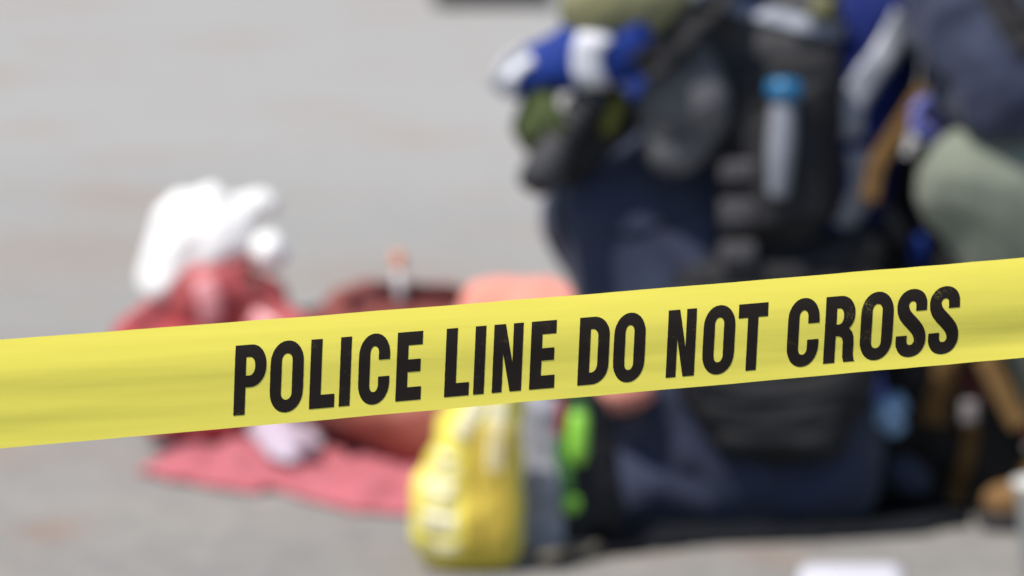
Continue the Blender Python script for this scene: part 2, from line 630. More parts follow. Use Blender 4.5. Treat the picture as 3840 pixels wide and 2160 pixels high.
# ------------------------------------------------------------------ police tape
def tape_top(x):
    return 1279 - 0.0735 * x - 1.75e-6 * x * x
def tape_bot(x):
    return 1680 - 0.0885 * x
def tape_depth(x):
    return 4.08 + 0.17 * x / 3840
PROF = [(0, -0.0026), (0.15, -0.0012), (0.35, -0.0005), (0.55, 0.0001), (0.72, 0.0021), (0.86, 0.0054), (1.0, 0.0100)]
def prof(t):
    for (a, ya), (b, yb) in zip(PROF, PROF[1:]):
        if t <= b:
            k = (t - a) / (b - a)
            i = PROF.index((a, ya))
            y0 = PROF[i - 1][1] if i else 2 * ya - yb
            y3 = PROF[i + 2][1] if i + 2 < len(PROF) else 2 * yb - ya
            return 0.5 * (2 * ya + (yb - y0) * k + (2 * y0 - 5 * ya + 4 * yb - y3) * k * k + (3 * ya - y0 - 3 * yb + y3) * k ** 3)
    return PROF[-1][1]
def tape_point(x, t, lift=0.0):
    y = tape_bot(x) + (tape_top(x) - tape_bot(x)) * t
    left = max(0.0, min(1.0, (1300 - x) / 1300))
    right = max(0.0, min(1.0, (x - 2700) / 1100))
    off = prof(t)
    # the film sags into a shallow crease low on the right and ripples on the left
    off += right * 0.0036 * math.exp(-((t - 0.18) / 0.20) ** 2)
    off += left * 0.0005 * math.sin(t * 15 + x / 900.0) * math.exp(-((t - 0.45) / 0.28) ** 2)
    off += 0.0007 * noise.noise(Vector((x / 900, t * 3.0, 0.3))) + 0.00016 * noise.noise(Vector((x / 420 + t * 2, t * 11.0, 2.3)))
    e = (1.6 * noise.noise(Vector((x / 260.0, 7.0, 0))) + 1.0 * noise.noise(Vector((x / 90.0, 3.0, 0)))) * (abs(t - 0.5) * 2) ** 6   # edges are not cut dead straight
    y += e
    p = at(x, y, tape_depth(x))
    return p + Vector((0, off - lift, 0))

X0, X1 = -6500, 10500
rows = []
xs = [X0 + (X1 - X0) * i / 340 for i in range(341)]
bm = bmesh.new()
NT = 48
grid = [[bm.verts.new(tape_point(x, j / NT)) for j in range(NT + 1)] for x in xs]
for i in range(len(xs) - 1):
    for j in range(NT):
        bm.faces.new((grid[i][j], grid[i + 1][j], grid[i + 1][j + 1], grid[i][j + 1]))
me = bm_mesh(bm)
tape = link("barrier_tape", me, tape_material())
tag(tape, "taut yellow plastic tape with black POLICE LINE DO NOT CROSS lettering across the foreground", "barrier tape")

# --- lettering: condensed bold capitals, units are photo pixels, cap height 253
CAP, V_, H_ = 253.0, 42.5, 49.0
def arc(cx, cy, rx, ry, a0, a1, n=14):
    out = []
    for i in range(n + 1):
        a = math.radians(a0 + (a1 - a0) * i / n)
        c, s = math.cos(a), math.sin(a)
        e = 0.96
        out.append((cx + rx * math.copysign(abs(c) ** e, c), cy + ry * math.copysign(abs(s) ** e, s)))
    return out
def g_O(w):
    rx, ry, o = w / 2, 80, 4
    out = arc(rx, CAP + o - ry, rx, ry, 0, 180) + arc(rx, ry - o, rx, ry, 180, 360)
    ix, iy = rx - V_, 26
    return [out, arc(rx, CAP + o - 46 - iy, ix, iy, 0, 180) + arc(rx, 46 - o + iy, ix, iy, 180, 360)]
def g_C(w):
    rx, ry, o = w / 2, 80, 4
    ix, iy = rx - V_, 26
    loop = [(w, 98)] + arc(rx, ry - o, rx, ry, 360, 180) + arc(rx, CAP + o - ry, rx, ry, 180, 0) + [(w, 160), (w - V_, 160)]
    loop += arc(rx, CAP + o - 46 - iy, ix, iy, 0, 180) + arc(rx, 46 - o + iy, ix, iy, 180, 360) + [(w - V_, 98)]
    return [loop]
def g_P(w):
    return [[(0, 0), (0, CAP), (w - 58, CAP)] + arc(w - 58, CAP - 77, 58, 77, 90, -90, 22)[1:] + [(V_, 99), (V_, 0)],
            [(V_, 142), (V_, 209), (w - 62, 209)] + arc(w - 62, 175.5, 62 - V_, 33.5, 90, -90)[1:]]
def g_D(w):
    return [[(0, 0), (0, CAP), (w - 62, CAP)] + arc(w - 62, CAP - 72, 62, 72, 90, 0)[1:] + arc(w - 62, 72, 62, 72, 0, -90),
            [(V_, 45), (V_, CAP - 45), (w - 64, CAP - 45)] + arc(w - 64, CAP - 45 - 32, 64 - V_, 32, 90, 0)[1:] + arc(w - 64, 45 + 32, 64 - V_, 32, 0, -90)]
def g_E(w):
    return [[(0, 0), (0, CAP), (w, CAP), (w, CAP - H_), (V_, CAP - H_), (V_, 152), (w - 5, 152), (w - 5, 105), (V_, 105), (V_, H_), (w, H_), (w, 0)]]
def g_L(w):
    return [[(0, 0), (0, CAP), (V_, CAP), (V_, H_), (w, H_), (w, 0)]]
def g_I(w):
    return [[(0, 0), (0, CAP), (w, CAP), (w, 0)]]
def g_T(w):
    a = (w - 39) / 2
    return [[(a, 0), (a, CAP - 52), (0, CAP - 52), (0, CAP), (w, CAP), (w, CAP - 52), (a + 39, CAP - 52), (a + 39, 0)]]
def g_N(w):
    return [[(0, 0), (0, CAP), (43, CAP), (w - 37, 108), (w - 37, CAP), (w, CAP), (w, 0), (w - 43, 0), (37, 145), (37, 0)]]
def g_R(w):
    return [[(0, 0), (0, CAP), (w - 58, CAP)] + arc(w - 58, CAP - 69, 56, 69, 90, -52, 20)[1:] +
            [(w - 10, 112), (w - 5, 96), (w - 3, 70), (w - 3, 25), (w, 8), (w + 4, 0), (w - 38, 0), (w - 43, 18), (w - 44, 78), (w - 49, 95), (w - 62, 101), (V_, 101), (V_, 0)],
            [(V_, 146), (V_, 207), (w - 62, 207)] + arc(w - 62, 176.5, 62 - V_ - 2, 30.5, 90, -90)[1:]]
def g_S(w):
    k = w / 112.0
    cl = [(91, 172), (91, 188), (89, 208), (78, 226), (57, 233), (36, 226), (23, 206), (22, 186), (29, 163), (45, 141), (66, 117), (83, 93), (90, 68), (89, 47), (77, 27), (56, 20), (35, 26), (23, 45), (21, 62), (21, 80)]
    sp = spline([Vector((x * k, y, 0)) for x, y in cl], 4)
    L, R = [], []
    for i, p in enumerate(sp):
        t = (sp[min(i + 1, len(sp) - 1)] - sp[max(i - 1, 0)]).normalized()
        if i in (0, len(sp) - 1):
            t = Vector((0, 1 if i == 0 else 1, 0))
        f = i / (len(sp) - 1)
        wd = 20.5 + 3.0 * math.exp(-((f - 0.5) / 0.16) ** 2) + 2.5 * (abs(t.x))
        nn = Vector((-t.y, t.x, 0)) * wd
        L.append(((p + nn).x, (p + nn).y))
        R.append(((p - nn).x, (p - nn).y))
    return [L + R[::-1]]
G = dict(O=g_O, C=g_C, P=g_P, D=g_D, E=g_E, L=g_L, I=g_I, T=g_T, N=g_N, R=g_R, S=g_S)
TEXT = [('P', 879, 119), ('O', 1013, 125), ('L', 1163, 94), ('I', 1274.5, 41), ('C', 1344.5, 117), ('E', 1487, 95),
        ('L', 1670, 92), ('I', 1779, 40), ('N', 1849, 110), ('E', 1989, 94),
        ('D', 2170, 114), ('O', 2301, 118), ('N', 2502, 106), ('O', 2636, 119), ('T', 2766, 110),
        ('C', 2953, 118), ('R', 3093, 114), ('O', 3227, 122), ('S', 3362, 112), ('S', 3484, 113)]
ink = ink_material()
for ch, left, wd in TEXT:
    loops = G[ch](wd)
    # small unevenness of the printed edge
    flat = [p for l in loops for p in l]
    tris = tessellate_polygon([[Vector((x, y, 0)) for x, y in l] for l in loops])
    bm = bmesh.new()
    vs = [bm.verts.new((x, y, 0)) for x, y in flat]
    for t in tris:
        try:
            bm.faces.new([vs[i] for i in t])
        except ValueError:
            pass
    for i in range(1, 24):
        yy = CAP * i / 24
        bmesh.ops.bisect_plane(bm, geom=bm.verts[:] + bm.edges[:] + bm.faces[:], plane_co=(0, yy, 0), plane_no=(0, 1, 0))
    for i in range(1, 4):
        bmesh.ops.bisect_plane(bm, geom=bm.verts[:] + bm.edges[:] + bm.faces[:], plane_co=(wd * i / 4, 0, 0), plane_no=(1, 0, 0))
    sh = 0.032 + 0.030 * (left - 900) / 2500
    for v in bm.verts:
        gx, gy = v.co.x, v.co.y
        j = noise.noise(Vector(((left + gx) / 9, gy / 9, 0))) * 0.7
        x = left + gx + (gy - CAP / 2) * sh + j
        t = 0.115 + gy / CAP * 0.665
        v.co = tape_point(x, t, 0.00035)
    me = bm_mesh(bm)
    for p in me.polygons:
        if p.normal.y > 0:
            p.flip()
    link("letter", me, ink, tape)


# ------------------------------------------------------------------ people
def hand_segs(wrist, fdir, palm_n, size=1.0, curl=0.5, thumb_side=1):
    """palm, four unequal bent fingers and a thumb leaving the side of the palm"""
    f = Vector(fdir).normalized()
    n = Vector(palm_n)
    n = (n - f * n.dot(f)).normalized()
    s = f.cross(n) * thumb_side
    W = Vector(wrist)
    k = size
    segs = [[(W, 0.027 * k), (W + f * 0.035 * k, 0.026 * k)]]
    kn = []
    for i, (o, ln) in enumerate(((0.030, 0.070), (0.010, 0.078), (-0.010, 0.073), (-0.029, 0.058))):
        b = W + f * 0.088 * k + s * o * k
        kn.append((b, ln))
        segs.append([(W + f * 0.025 * k + s * o * 0.7 * k, 0.017 * k), (b, 0.014 * k)])
    for b, ln in kn:
        d1 = (f * math.cos(curl) + n * math.sin(curl)).normalized()
        d2 = (f * math.cos(curl * 2.2) + n * math.sin(curl * 2.2)).normalized()
        m = b + d1 * ln * 0.52 * k
        e = m + d2 * ln * 0.5 * k
        segs.append([(b, 0.0115 * k), (m, 0.0105 * k)])
        segs.append([(m, 0.0105 * k), (e, 0.009 * k)])
    t0 = W + f * 0.03 * k + s * 0.026 * k
    t1 = t0 + (f * 0.6 + s * 0.7 + n * 0.35).normalized() * 0.042 * k
    t2 = t1 + (f * 0.8 + s * 0.2 + n * 0.6).normalized() * 0.032 * k
    segs += [[(t0, 0.017 * k), (t1, 0.0125 * k)], [(t1, 0.0125 * k), (t2, 0.010 * k)]]
    return segs


def head_parts(root, c, look, hat_mat, top=(0, 0, 1)):
    """head with nose, brow, chin, ears and eyes; returns segments for the body mesh and adds eyes, hair and a cap"""
    look = Vector(look).normalized()
    side = look.cross(Vector(top)).normalized()
    up = side.cross(look).normalized()
    C = Vector(c)
    P = lambda a, b, h: C + look * a + side * b + up * h
    segs = [[(C + up * 0.03, 0.088), (P(0.02, 0, 0.0), 0.075)],
            [(P(0.03, 0, -0.03), 0.060), (P(0.055, 0, -0.095), 0.030)],
            [(P(0.085, 0, 0.005), 0.012), (P(0.108, 0, -0.032), 0.014)],
            [(P(0.078, -0.035, 0.022), 0.014), (P(0.078, 0.035, 0.022), 0.014)],
            [(P(0.082, -0.02, -0.062), 0.009), (P(0.082, 0.02, -0.062), 0.009)],
            [(P(-0.005, -0.083, 0.0), (0.018, 0.012, 0.03)), (P(-0.01, -0.085, 0.01), (0.018, 0.012, 0.03))],
            [(P(-0.005, 0.083, 0.0), (0.018, 0.012, 0.03)), (P(-0.01, 0.085, 0.01), (0.018, 0.012, 0.03))]]
    for b in (-0.032, 0.032):
        link("eye", lathe(P(0.068, b, 0.0), look, [(0.004, 0), (0.011, 0.004), (0.011, 0.010), (0.005, 0.015)], 12), M['eye'], root)
    if hat_mat is None:
        return segs
    link("hair", blob([[(P(-0.02, 0, 0.035), 0.094), (P(-0.045, 0, -0.03), 0.072)]], 0.010, 2, 0.003, 0.02), M['hair'], root)
    cap = link("cap", blob([[(P(-0.005, 0, 0.065), (0.10, 0.10, 0.075)), (P(0.01, 0, 0.055), (0.095, 0.095, 0.05))]], 0.010, 3), hat_mat, root)
    rim = [[P(0.07 + 0.075 * r * math.cos(a), 0.085 * math.sin(a), 0.062 - 0.012 * r) for a in [math.pi * (k / 8 - 0.5) for k in range(9)]] for r in (0.0, 0.5, 1.0)]
    link("cap_peak", slab(rim, (0, 0, -0.004)), hat_mat, cap)
    return segs


# ---- crouching responder: faces left, near side towards the viewer
p1 = thing("person", "person in navy trousers, blue jacket and black pouch vest crouching over the kit", "person", (at(2600, 1500, 10.35).x, 10.3, 0))
A = lambda x, y, d: at(x, y, d)
hipN, kneeN, ankN = A(2930, 1270, 10.32), A(2240, 820, 10.24), A(2760, 1780, 10.22)
hipF, kneeF, ankF = A(2930, 1270, 10.52), A(2420, 1760, 10.56), A(3120, 1800, 10.56)
pel, waist, chest, neck = A(2960, 1240, 10.42), A(2920, 860, 10.42), A(2830, 380, 10.40), A(2700, -90, 10.40)
shN, shF = A(2700, -150, 10.22), A(2720, -120, 10.58)
elN, wrN = A(2330, 70, 10.10), A(2040, 315, 10.10)
elF, wrF = A(2560, 360, 10.54), A(2350, 350, 10.34)
headc = neck + Vector((-0.10, 0.0, 0.17))
segs = [[(pel, (0.12, 0.16, 0.11)), (waist, (0.105, 0.14, 0.10))], [(waist, (0.105, 0.14, 0.10)), (chest, (0.115, 0.16, 0.13))],
        [(chest, (0.11, 0.155, 0.12)), (neck + Vector((0.02, 0, -0.04)), (0.07, 0.11, 0.06))], [(neck, 0.058), (headc + Vector((0.01, 0, -0.04)), 0.055)],
        [(hipN, 0.095), (kneeN, 0.062)], [(kneeN, 0.062), (ankN, 0.042)], [(hipF, 0.095), (kneeF, 0.062)], [(kneeF, 0.062), (ankF, 0.042)],
        [(neck + Vector((0.02, 0, -0.05)), 0.06), (shN, 0.058)], [(neck + Vector((0.02, 0, -0.05)), 0.06), (shF, 0.058)],
        [(shN, 0.056), (elN, 0.042)], [(elN, 0.042), (wrN, 0.028)], [(shF, 0.056), (elF, 0.042)], [(elF, 0.042), (wrF, 0.028)]]
gz = ankN.copy(); gz.z = 0.05
segs.append([(ankN, 0.042), (gz + Vector((-0.02, 0, 0)), 0.04)])
segs.append([(gz, 0.04), (gz + Vector((-0.17, 0, -0.01)), 0.03)])
segs.append([(ankF, 0.042), (ankF + Vector((0.05, 0, 0)), 0.04), (ankF + Vector((0.09, 0, -0.03)), 0.03)])
segs += head_parts(p1, headc, (-0.9, -0.1, -0.45), M['jacket'])
hN_dir, hN_n = Vector((-0.35, -0.1, -1)), Vector((0.9, 0.5, -0.2))
hF_dir, hF_n = Vector((-0.35, -0.1, -1)), Vector((-0.8, 0.2, 0))
segs += hand_segs(wrN, hN_dir, hN_n, 0.98, 0.75, 1)
segs += hand_segs(wrF, hF_dir, hF_n, 0.98, 0.65, -1)
body1 = link("body", blob(segs, 0.009, 3), M['skin'], p1)

# trousers
tr = [[(pel + Vector((0, 0, 0.02)), (0.145, 0.19, 0.15)), (waist + Vector((0, 0, -0.04)), (0.13, 0.17, 0.08))],
      [(hipN, 0.135), (hipN.lerp(kneeN, 0.5) + Vector((0, 0, -0.01)), 0.125), (kneeN, 0.098)],
      [(kneeN, 0.098), (kneeN.lerp(ankN, 0.45) + Vector((0.01, 0, 0)), 0.105), (kneeN.lerp(ankN, 0.85) + Vector((-0.03, 0, 0)), 0.10), (ankN + Vector((0, 0, -0.01)), 0.085)],
      [(pel + Vector((0.02, 0, -0.06)), (0.15, 0.18, 0.13)), (A(2980, 1640, 10.36), (0.15, 0.15, 0.11))], [(A(3040, 1330, 10.38), (0.12, 0.15, 0.12)), (A(3110, 1560, 10.34), (0.10, 0.14, 0.12)), (A(3130, 1790, 10.30), (0.085, 0.13, 0.085)), (A(2740, 1830, 10.26), (0.10, 0.10, 0.07))], [(A(2400, 1850, 10.22), (0.07, 0.08, 0.065)), (A(2700, 1840, 10.24), (0.10, 0.10, 0.075)), (A(2420, 1620, 10.30), 0.075)], [(kneeN, 0.10), (A(2560, 690, 10.36), 0.12), (A(2720, 900, 10.34), 0.13)], [(kneeN + Vector((0.03, 0.12, 0.0)), 0.11), (A(2500, 620, 10.46), 0.10), (A(2330, 640, 10.40), 0.085), (A(2760, 900, 10.5), 0.13)], [(kneeN + Vector((0.03, 0.10, 0.0)), 0.10), (A(2380, 1250, 10.36), 0.09), (A(2440, 1700, 10.36), 0.08)],
      [(hipF, 0.13), (hipF.lerp(kneeF, 0.5), 0.12), (kneeF, 0.098)], [(kneeF, 0.098), (kneeF.lerp(ankF, 0.5), 0.085), (ankF, 0.075)]]
trousers = link("trousers", blob(tr, 0.010, 6, 0.009, 0.13, (1, 1, 0.7), 3.1), M['navy'], p1)
tree_tr = bvh_of(trousers)
link("pocket_flap", drape([(2170, 790), (2330, 840), (2480, 800), (2600, 720)], 0.045, 10.13, tree_tr, 0.004, 0.006), M['navy'], trousers)
link("seam", drape([(2075, 640), (2085, 800), (2110, 930)], 0.012, 10.13, tree_tr, 0.003, 0.006), M['black'], trousers)
# boots
bootF = link("boot", blob([[(ankF, 0.06), (ankF + Vector((0.06, 0, 0.0)), (0.05, 0.05, 0.055))], [(ankF + Vector((0.06, 0, 0.0)), (0.05, 0.05, 0.055)), (Vector((ankF.x + 0.10, ankF.y, 0.045)), (0.04, 0.05, 0.045))]], 0.010, 3), M['black'], p1)
link("sole", blob([[(ankF + Vector((0.115, 0, 0.02)), (0.016, 0.05, 0.03)), (Vector((ankF.x + 0.135, ankF.y, 0.045)), (0.016, 0.05, 0.04))]], 0.008, 1), M['rubber'], bootF)
for an, dy in ((ankN, 0),):
    b = Vector((an.x, an.y, 0.0))
    boot = link("boot", blob([[(an + Vector((0, 0, 0.02)), 0.062), (b + Vector((0.0, 0, 0.075)), 0.062)], [(b + Vector((0.03, 0, 0.06)), (0.06, 0.05, 0.05)), (b + Vector((-0.10, 0, 0.05)), (0.06, 0.05, 0.042)), (b + Vector((-0.21, 0, 0.045)), (0.05, 0.045, 0.03))]], 0.010, 3), M['black'], p1)
    link("sole", blob([[(b + Vector((0.03, 0, 0.018)), (0.068, 0.056, 0.016)), (b + Vector((-0.20, 0, 0.018)), (0.062, 0.052, 0.016))]], 0.008, 1), M['rubber'], boot)

# blue jacket: torso, back hem, both forearms
jkt = [[(waist + Vector((0.03, 0, 0.0)), (0.16, 0.185, 0.10)), (chest + Vector((0.06, 0, 0)), (0.15, 0.19, 0.14)), (A(3270, 230, 10.42), (0.085, 0.15, 0.10)), (A(3240, 620, 10.42), (0.06, 0.15, 0.10))],
      [(A(3330, 60, 10.42), (0.07, 0.13, 0.10)), (A(3200, 100, 10.42), (0.08, 0.15, 0.10)), (A(3250, 300, 10.42), (0.08, 0.15, 0.10))],
      [(chest + Vector((0.06, 0, 0)), (0.15, 0.19, 0.14)), (neck + Vector((0.05, 0, -0.06)), (0.10, 0.14, 0.05))]]
jks = [
      [(neck + Vector((0.02, 0, -0.04)), 0.075), (shN, 0.072)], [(neck + Vector((0.02, 0, -0.04)), 0.075), (shF, 0.072)],
      [(shN, 0.072), (elN, 0.062)], [(A(2340, 170, 10.10), 0.064), (A(2150, 225, 10.10), 0.062)], [(elN, 0.062), (A(2300, 160, 10.10), 0.060)], [(A(2150, 225, 10.10), 0.060), (A(1925, 288, 10.10), 0.036)],
      [(A(1940, 305, 10.10), 0.030), (A(2120, 285, 10.10), 0.034)],
      [(shF, 0.072), (elF, 0.062)], [(elF, 0.062), (wrF + Vector((0.03, 0, 0.01)), 0.045)]]
jacket = link("jacket", blob(jkt, 0.010, 4, 0.007, 0.08, (1, 1, 1), 1.3), M['shaded_blue'], p1)
slv = link("jacket_sleeves", blob(jks, 0.010, 4, 0.006, 0.08, (1, 1, 1), 1.3), M['blue'], p1)
tree_j = bvh_of(jacket, slv)
link("sleeve_band", drape([(2265, 110), (2212, 160), (2200, 250), (2235, 345)], 0.052, 10.08, tree_j, 0.005), M['white_band'], jacket)
link("sleeve_band", drape([(1985, 200), (1930, 235), (1895, 290), (1880, 345)], 0.044, 10.10, tree_j, 0.005), M['white_band'], jacket)
link("reflective_stripe", drape([(3400, 60), (3330, 190), (3250, 300), (3195, 400), (3190, 520)], 0.052, 10.20, tree_j, 0.006), M['reflective'], jacket)
link("reflective_stripe", drape([(3220, 560), (3235, 680), (3205, 780), (3150, 850)], 0.045, 10.20, tree_j, 0.006), M['reflective'], jacket)
# olive upper sleeve worn over the jacket
link("shoulder_sleeve", blob([[(A(2590, -110, 10.17), 0.078), (A(2400, 10, 10.12), 0.078), (A(2240, 30, 10.09), 0.066)]], 0.010, 4, 0.008, 0.07, (1, 1, 1), 6.0), M['olive'], p1)
# gloves
gN = link("glove", blob([[(p, r * 1.22) for p, r in s] for s in hand_segs(wrN, hN_dir, hN_n, 1.0, 0.75, 1)], 0.006, 2), M['olive_glove'], p1)
gF = link("glove", blob([[(p, r * 1.22) for p, r in s] for s in hand_segs(wrF, hF_dir, hF_n, 1.0, 0.65, -1)], 0.006, 2), M['lime_glove'], p1)

# black vest with pouches
vs = [[(waist + Vector((0.0, -0.02, -0.02)), (0.135, 0.20, 0.11)), (chest + Vector((0.0, -0.015, -0.02)), (0.155, 0.205, 0.14))],
      [(chest + Vector((0.0, -0.015, 0)), (0.155, 0.205, 0.14)), (neck + Vector((0.07, -0.02, -0.07)), (0.15, 0.20, 0.06))], [(chest + Vector((0.03, -0.02, 0.1)), (0.15, 0.20, 0.1)), (A(2980, 40, 10.40), (0.10, 0.20, 0.08))]]
vest = link("vest", blob(vs, 0.010, 4, 0.005, 0.10, (1, 1, 1), 2.2), M['charcoal'], p1)
sleeve = [o for o in p1.children if o.name.startswith('shoulder_sleeve')][0]
tree_v = bvh_of(vest, jacket, slv, sleeve)
link("reflective_stripe", drape([(2600, -30), (2720, 12), (2900, 62), (3060, 102), (3170, 125)], 0.030, 10.18, tree_v, 0.008), M['reflective'], vest)
link("patch", drape([(3040, 20), (3100, 30), (3150, 45)], 0.045, 10.14, tree_v, 0.020), M['olive'], vest)
link("buckle_strap", drape([(2400, 270), (2500, 190), (2610, 80), (2720, -60)], 0.06, 10.14, tree_v, 0.008, 0.012), M['black'], vest)
link("side_panel", blob([[(A(3090, 250, 10.20), 0.035), (A(3080, 760, 10.20), 0.040), (A(2830, 820, 10.18), 0.04), (A(2800, 300, 10.18), 0.04)]], 0.010, 3, 0.003, 0.06), M['black'], vest)
# large grey pouch on the chest: bag and flap
pch = link("pouch", blob([[(A(2575, 235, 10.14), (0.055, 0.030, 0.045)), (A(2620, 400, 10.13), (0.062, 0.036, 0.07)), (A(2510, 420, 10.13), (0.062, 0.036, 0.07)), (A(2530, 570, 10.13), (0.055, 0.036, 0.045))]], 0.009, 6, 0.002, 0.08), M['grey'], vest)
tp = bvh_of(pch)
link("flap", drape([(2440, 330), (2530, 345), (2620, 340), (2690, 310)], 0.11, 10.08, tp, 0.005, 0.008), M['grey'], pch)
link("binding", drape([(2425, 450), (2490, 505), (2580, 505), (2680, 440)], 0.012, 10.08, tp, 0.006, 0.008), M['charcoal'], pch)
link("radio", blob([[(A(2130, 640, 10.16), 0.028), (A(2180, 400, 10.17), 0.030), (A(2290, 380, 10.17), 0.032), (A(2330, 470, 10.18), 0.03)]], 0.008, 3), M['black'], vest)
link("radio_band", blob([[(A(2318, 385, 10.125), (0.016, 0.012, 0.018)), (A(2280, 470, 10.12), (0.018, 0.012, 0.020))]], 0.006, 2), M['lime_glove'], vest)
# bottle holder with bottle
bh = link("bottle_holder", blob([[(A(3060, 330, 10.15), 0.015), (A(3060, 800, 10.15), 0.02), (A(2860, 830, 10.14), 0.02), (A(2850, 480, 10.14), 0.015)]], 0.008, 3), M['black'], vest)
# drop strap with buckles on the hip
st = link("hip_strap", drape([(2760, 560), (2765, 700), (2770, 850), (2775, 1010)], 0.070, 10.16, bvh_of(vest, trousers), 0.010, 0.014), M['black'], p1)
for y0, y1 in ((600, 690), (745, 855), (905, 1000)):
    link("buckle", rbox(A(2768, (y0 + y1) / 2, 10.135), (0.066, 0.03, (y1 - y0) / 2090), 0.010), M['webbing'], st)
# hip pack hanging low on the near side
hp = link("hip_pack", blob([[(A(2600, 1060, 10.17), 0.04), (A(3080, 1050, 10.20), 0.04), (A(3230, 940, 10.26), 0.045), (A(3180, 1420, 10.20), 0.05), (A(3080, 1640, 10.18), 0.05), (A(2760, 1620, 10.14), 0.05), (A(2620, 1400, 10.13), 0.05)]], 0.011, 5, 0.008, 0.10, (0.7, 1, 1.6), 8.0), M['black'], p1)
th = bvh_of(hp)
for pth, wd in (([(2540, 1035), (2760, 1030), (3060, 1020)], 0.036), ([(2600, 1440), (2800, 1470), (3000, 1460), (3190, 1420)], 0.040), ([(2640, 1545), (2800, 1570), (3000, 1560), (3160, 1530)], 0.030), ([(2700, 1650), (2850, 1665), (3000, 1660), (3110, 1640)], 0.022)):
    link("webbing_strap", drape(pth, wd, 10.09, th, 0.004, 0.008), M['dark_strap'], hp)

# bottle standing in its holder
bt = thing("drink_bottle", "slim grey bottle with bright blue cap in the pouch of the crouching person", "bottle", A(2935, 750, 10.12))
bp, bq = A(2915, 745, 10.105), A(2940, 375, 10.105)
ax = (bq - bp)
L = ax.length
link("bottle_body", lathe(bp, ax, [(0.014, 0), (0.019, 0.010), (0.025, L * 0.45), (0.026, L * 0.6), (0.023, L * 0.95), (0.021, L)]), M['bottle'], bt)
link("bottle_cap", lathe(bq, ax, [(0.028, 0.000), (0.033, 0.004), (0.034, 0.024), (0.030, 0.033), (0.018, 0.037)]), M['cap_blue'], bt)

# flashlight held across the gloves
fl = thing("flashlight", "long black flashlight held slanting down by the crouching person's olive glove", "flashlight", A(1995, 710, 10.08))
a, b = A(2000, 690, 10.06), A(2225, 335, 10.10)
ax = b - a
L = ax.length
link("flashlight_body", lathe(a, ax, [(0.026, 0.0), (0.034, 0.006), (0.035, 0.050), (0.029, 0.070), (0.027, L * 0.5), (0.027, L)]), M['charcoal'], fl)
link("lens_ring", lathe(a - ax.normalized() * 0.012, ax, [(0.022, 0.0), (0.027, 0.003), (0.029, 0.012)]), M['black'], fl)
for k in range(4):
    link("grip_ring", lathe(a + ax * (0.45 + 0.1 * k), ax, [(0.0275, 0.0), (0.0295, 0.002), (0.0295, 0.008), (0.0275, 0.010)]), M['black'], fl)

# ---- second responder, half outside the frame on the right
p2 = thing("person", "person in sage trousers and dark navy jacket squatting at the right edge", "person", (at(3900, 1500, 10.25).x, 10.25, 0))
knN, anN, hpN = A(3672, 692, 10.10), A(4135, 1600, 10.20), A(4230, 1080, 10.18)
knF, anF, hpF = A(3760, 780, 10.48), A(4010, 1560, 10.50), A(4230, 1080, 10.46)
pel2, waist2, chest2, neck2 = A(4260, 1020, 10.32), A(4190, 640, 10.32), A(4010, 150, 10.32), A(3830, -260, 10.32)
sN, sF = A(3620, -170, 10.16), A(3800, -190, 10.50)
eN, wN = A(3800, 340, 10.04), A(3585, 375, 10.20)
eF, wF = A(3600, 250, 10.52), A(3540, 560, 10.44)
hc2 = neck2 + Vector((-0.10, -0.02, 0.17))
segs = [[(pel2, (0.12, 0.16, 0.11)), (waist2, (0.105, 0.14, 0.10))], [(waist2, (0.105, 0.14, 0.10)), (chest2, (0.115, 0.16, 0.13))],
        [(chest2, (0.11, 0.155, 0.12)), (neck2 + Vector((0.02, 0, -0.04)), (0.07, 0.11, 0.06))], [(neck2, 0.058), (hc2 + Vector((0.01, 0, -0.04)), 0.055)],
        [(hpN, 0.095), (knN, 0.062)], [(knN, 0.062), (anN, 0.042)], [(hpF, 0.095), (knF, 0.062)], [(knF, 0.062), (anF, 0.042)],
        [(neck2 + Vector((0.02, 0, -0.05)), 0.06), (sN, 0.058)], [(neck2 + Vector((0.02, 0, -0.05)), 0.06), (sF, 0.058)],
        [(sN, 0.056), (eN, 0.042)], [(eN, 0.042), (wN, 0.028)], [(sF, 0.056), (eF, 0.042)], [(eF, 0.042), (wF, 0.028)]]
for an in (anN, anF):
    gz = an.copy(); gz.z = 0.05
    segs.append([(an, 0.042), (gz, 0.04)])
    segs.append([(gz, 0.04), (gz + Vector((-0.17, 0, -0.01)), 0.03)])
segs += head_parts(p2, hc2, (-0.9, -0.2, -0.5), M['black'])
h1d, h1n = Vector((-0.75, 0.15, -0.65)), Vector((0.1, -0.9, -0.4))
h2d, h2n = Vector((-0.3, 0, -1)), Vector((0.8, -0.2, 0))
segs += hand_segs(wN, h1d, h1n, 0.80, 1.1, 1) + hand_segs(wF, h2d, h2n, 0.98, 0.5, -1)
link("body", blob(segs, 0.009, 3), M['skin'], p2)
link("trousers", blob([[(pel2, (0.145, 0.19, 0.14)), (waist2 + Vector((0, 0, -0.06)), (0.13, 0.17, 0.07))],
                       [(hpN, 0.145), (knN.lerp(hpN, 0.4) + Vector((0, 0, -0.01)), 0.13), (knN, 0.114)], [(knN + Vector((0.005, 0, -0.01)), 0.108), (knN.lerp(anN, 0.4) + Vector((0.0, 0, 0.0)), 0.098), (anN, 0.082)],
                       [(hpF, 0.135), (knF, 0.10)], [(knF, 0.10), (anF, 0.08)]], 0.010, 5, 0.007, 0.13, (1, 1, 0.7), 5.2), M['sage'], p2)
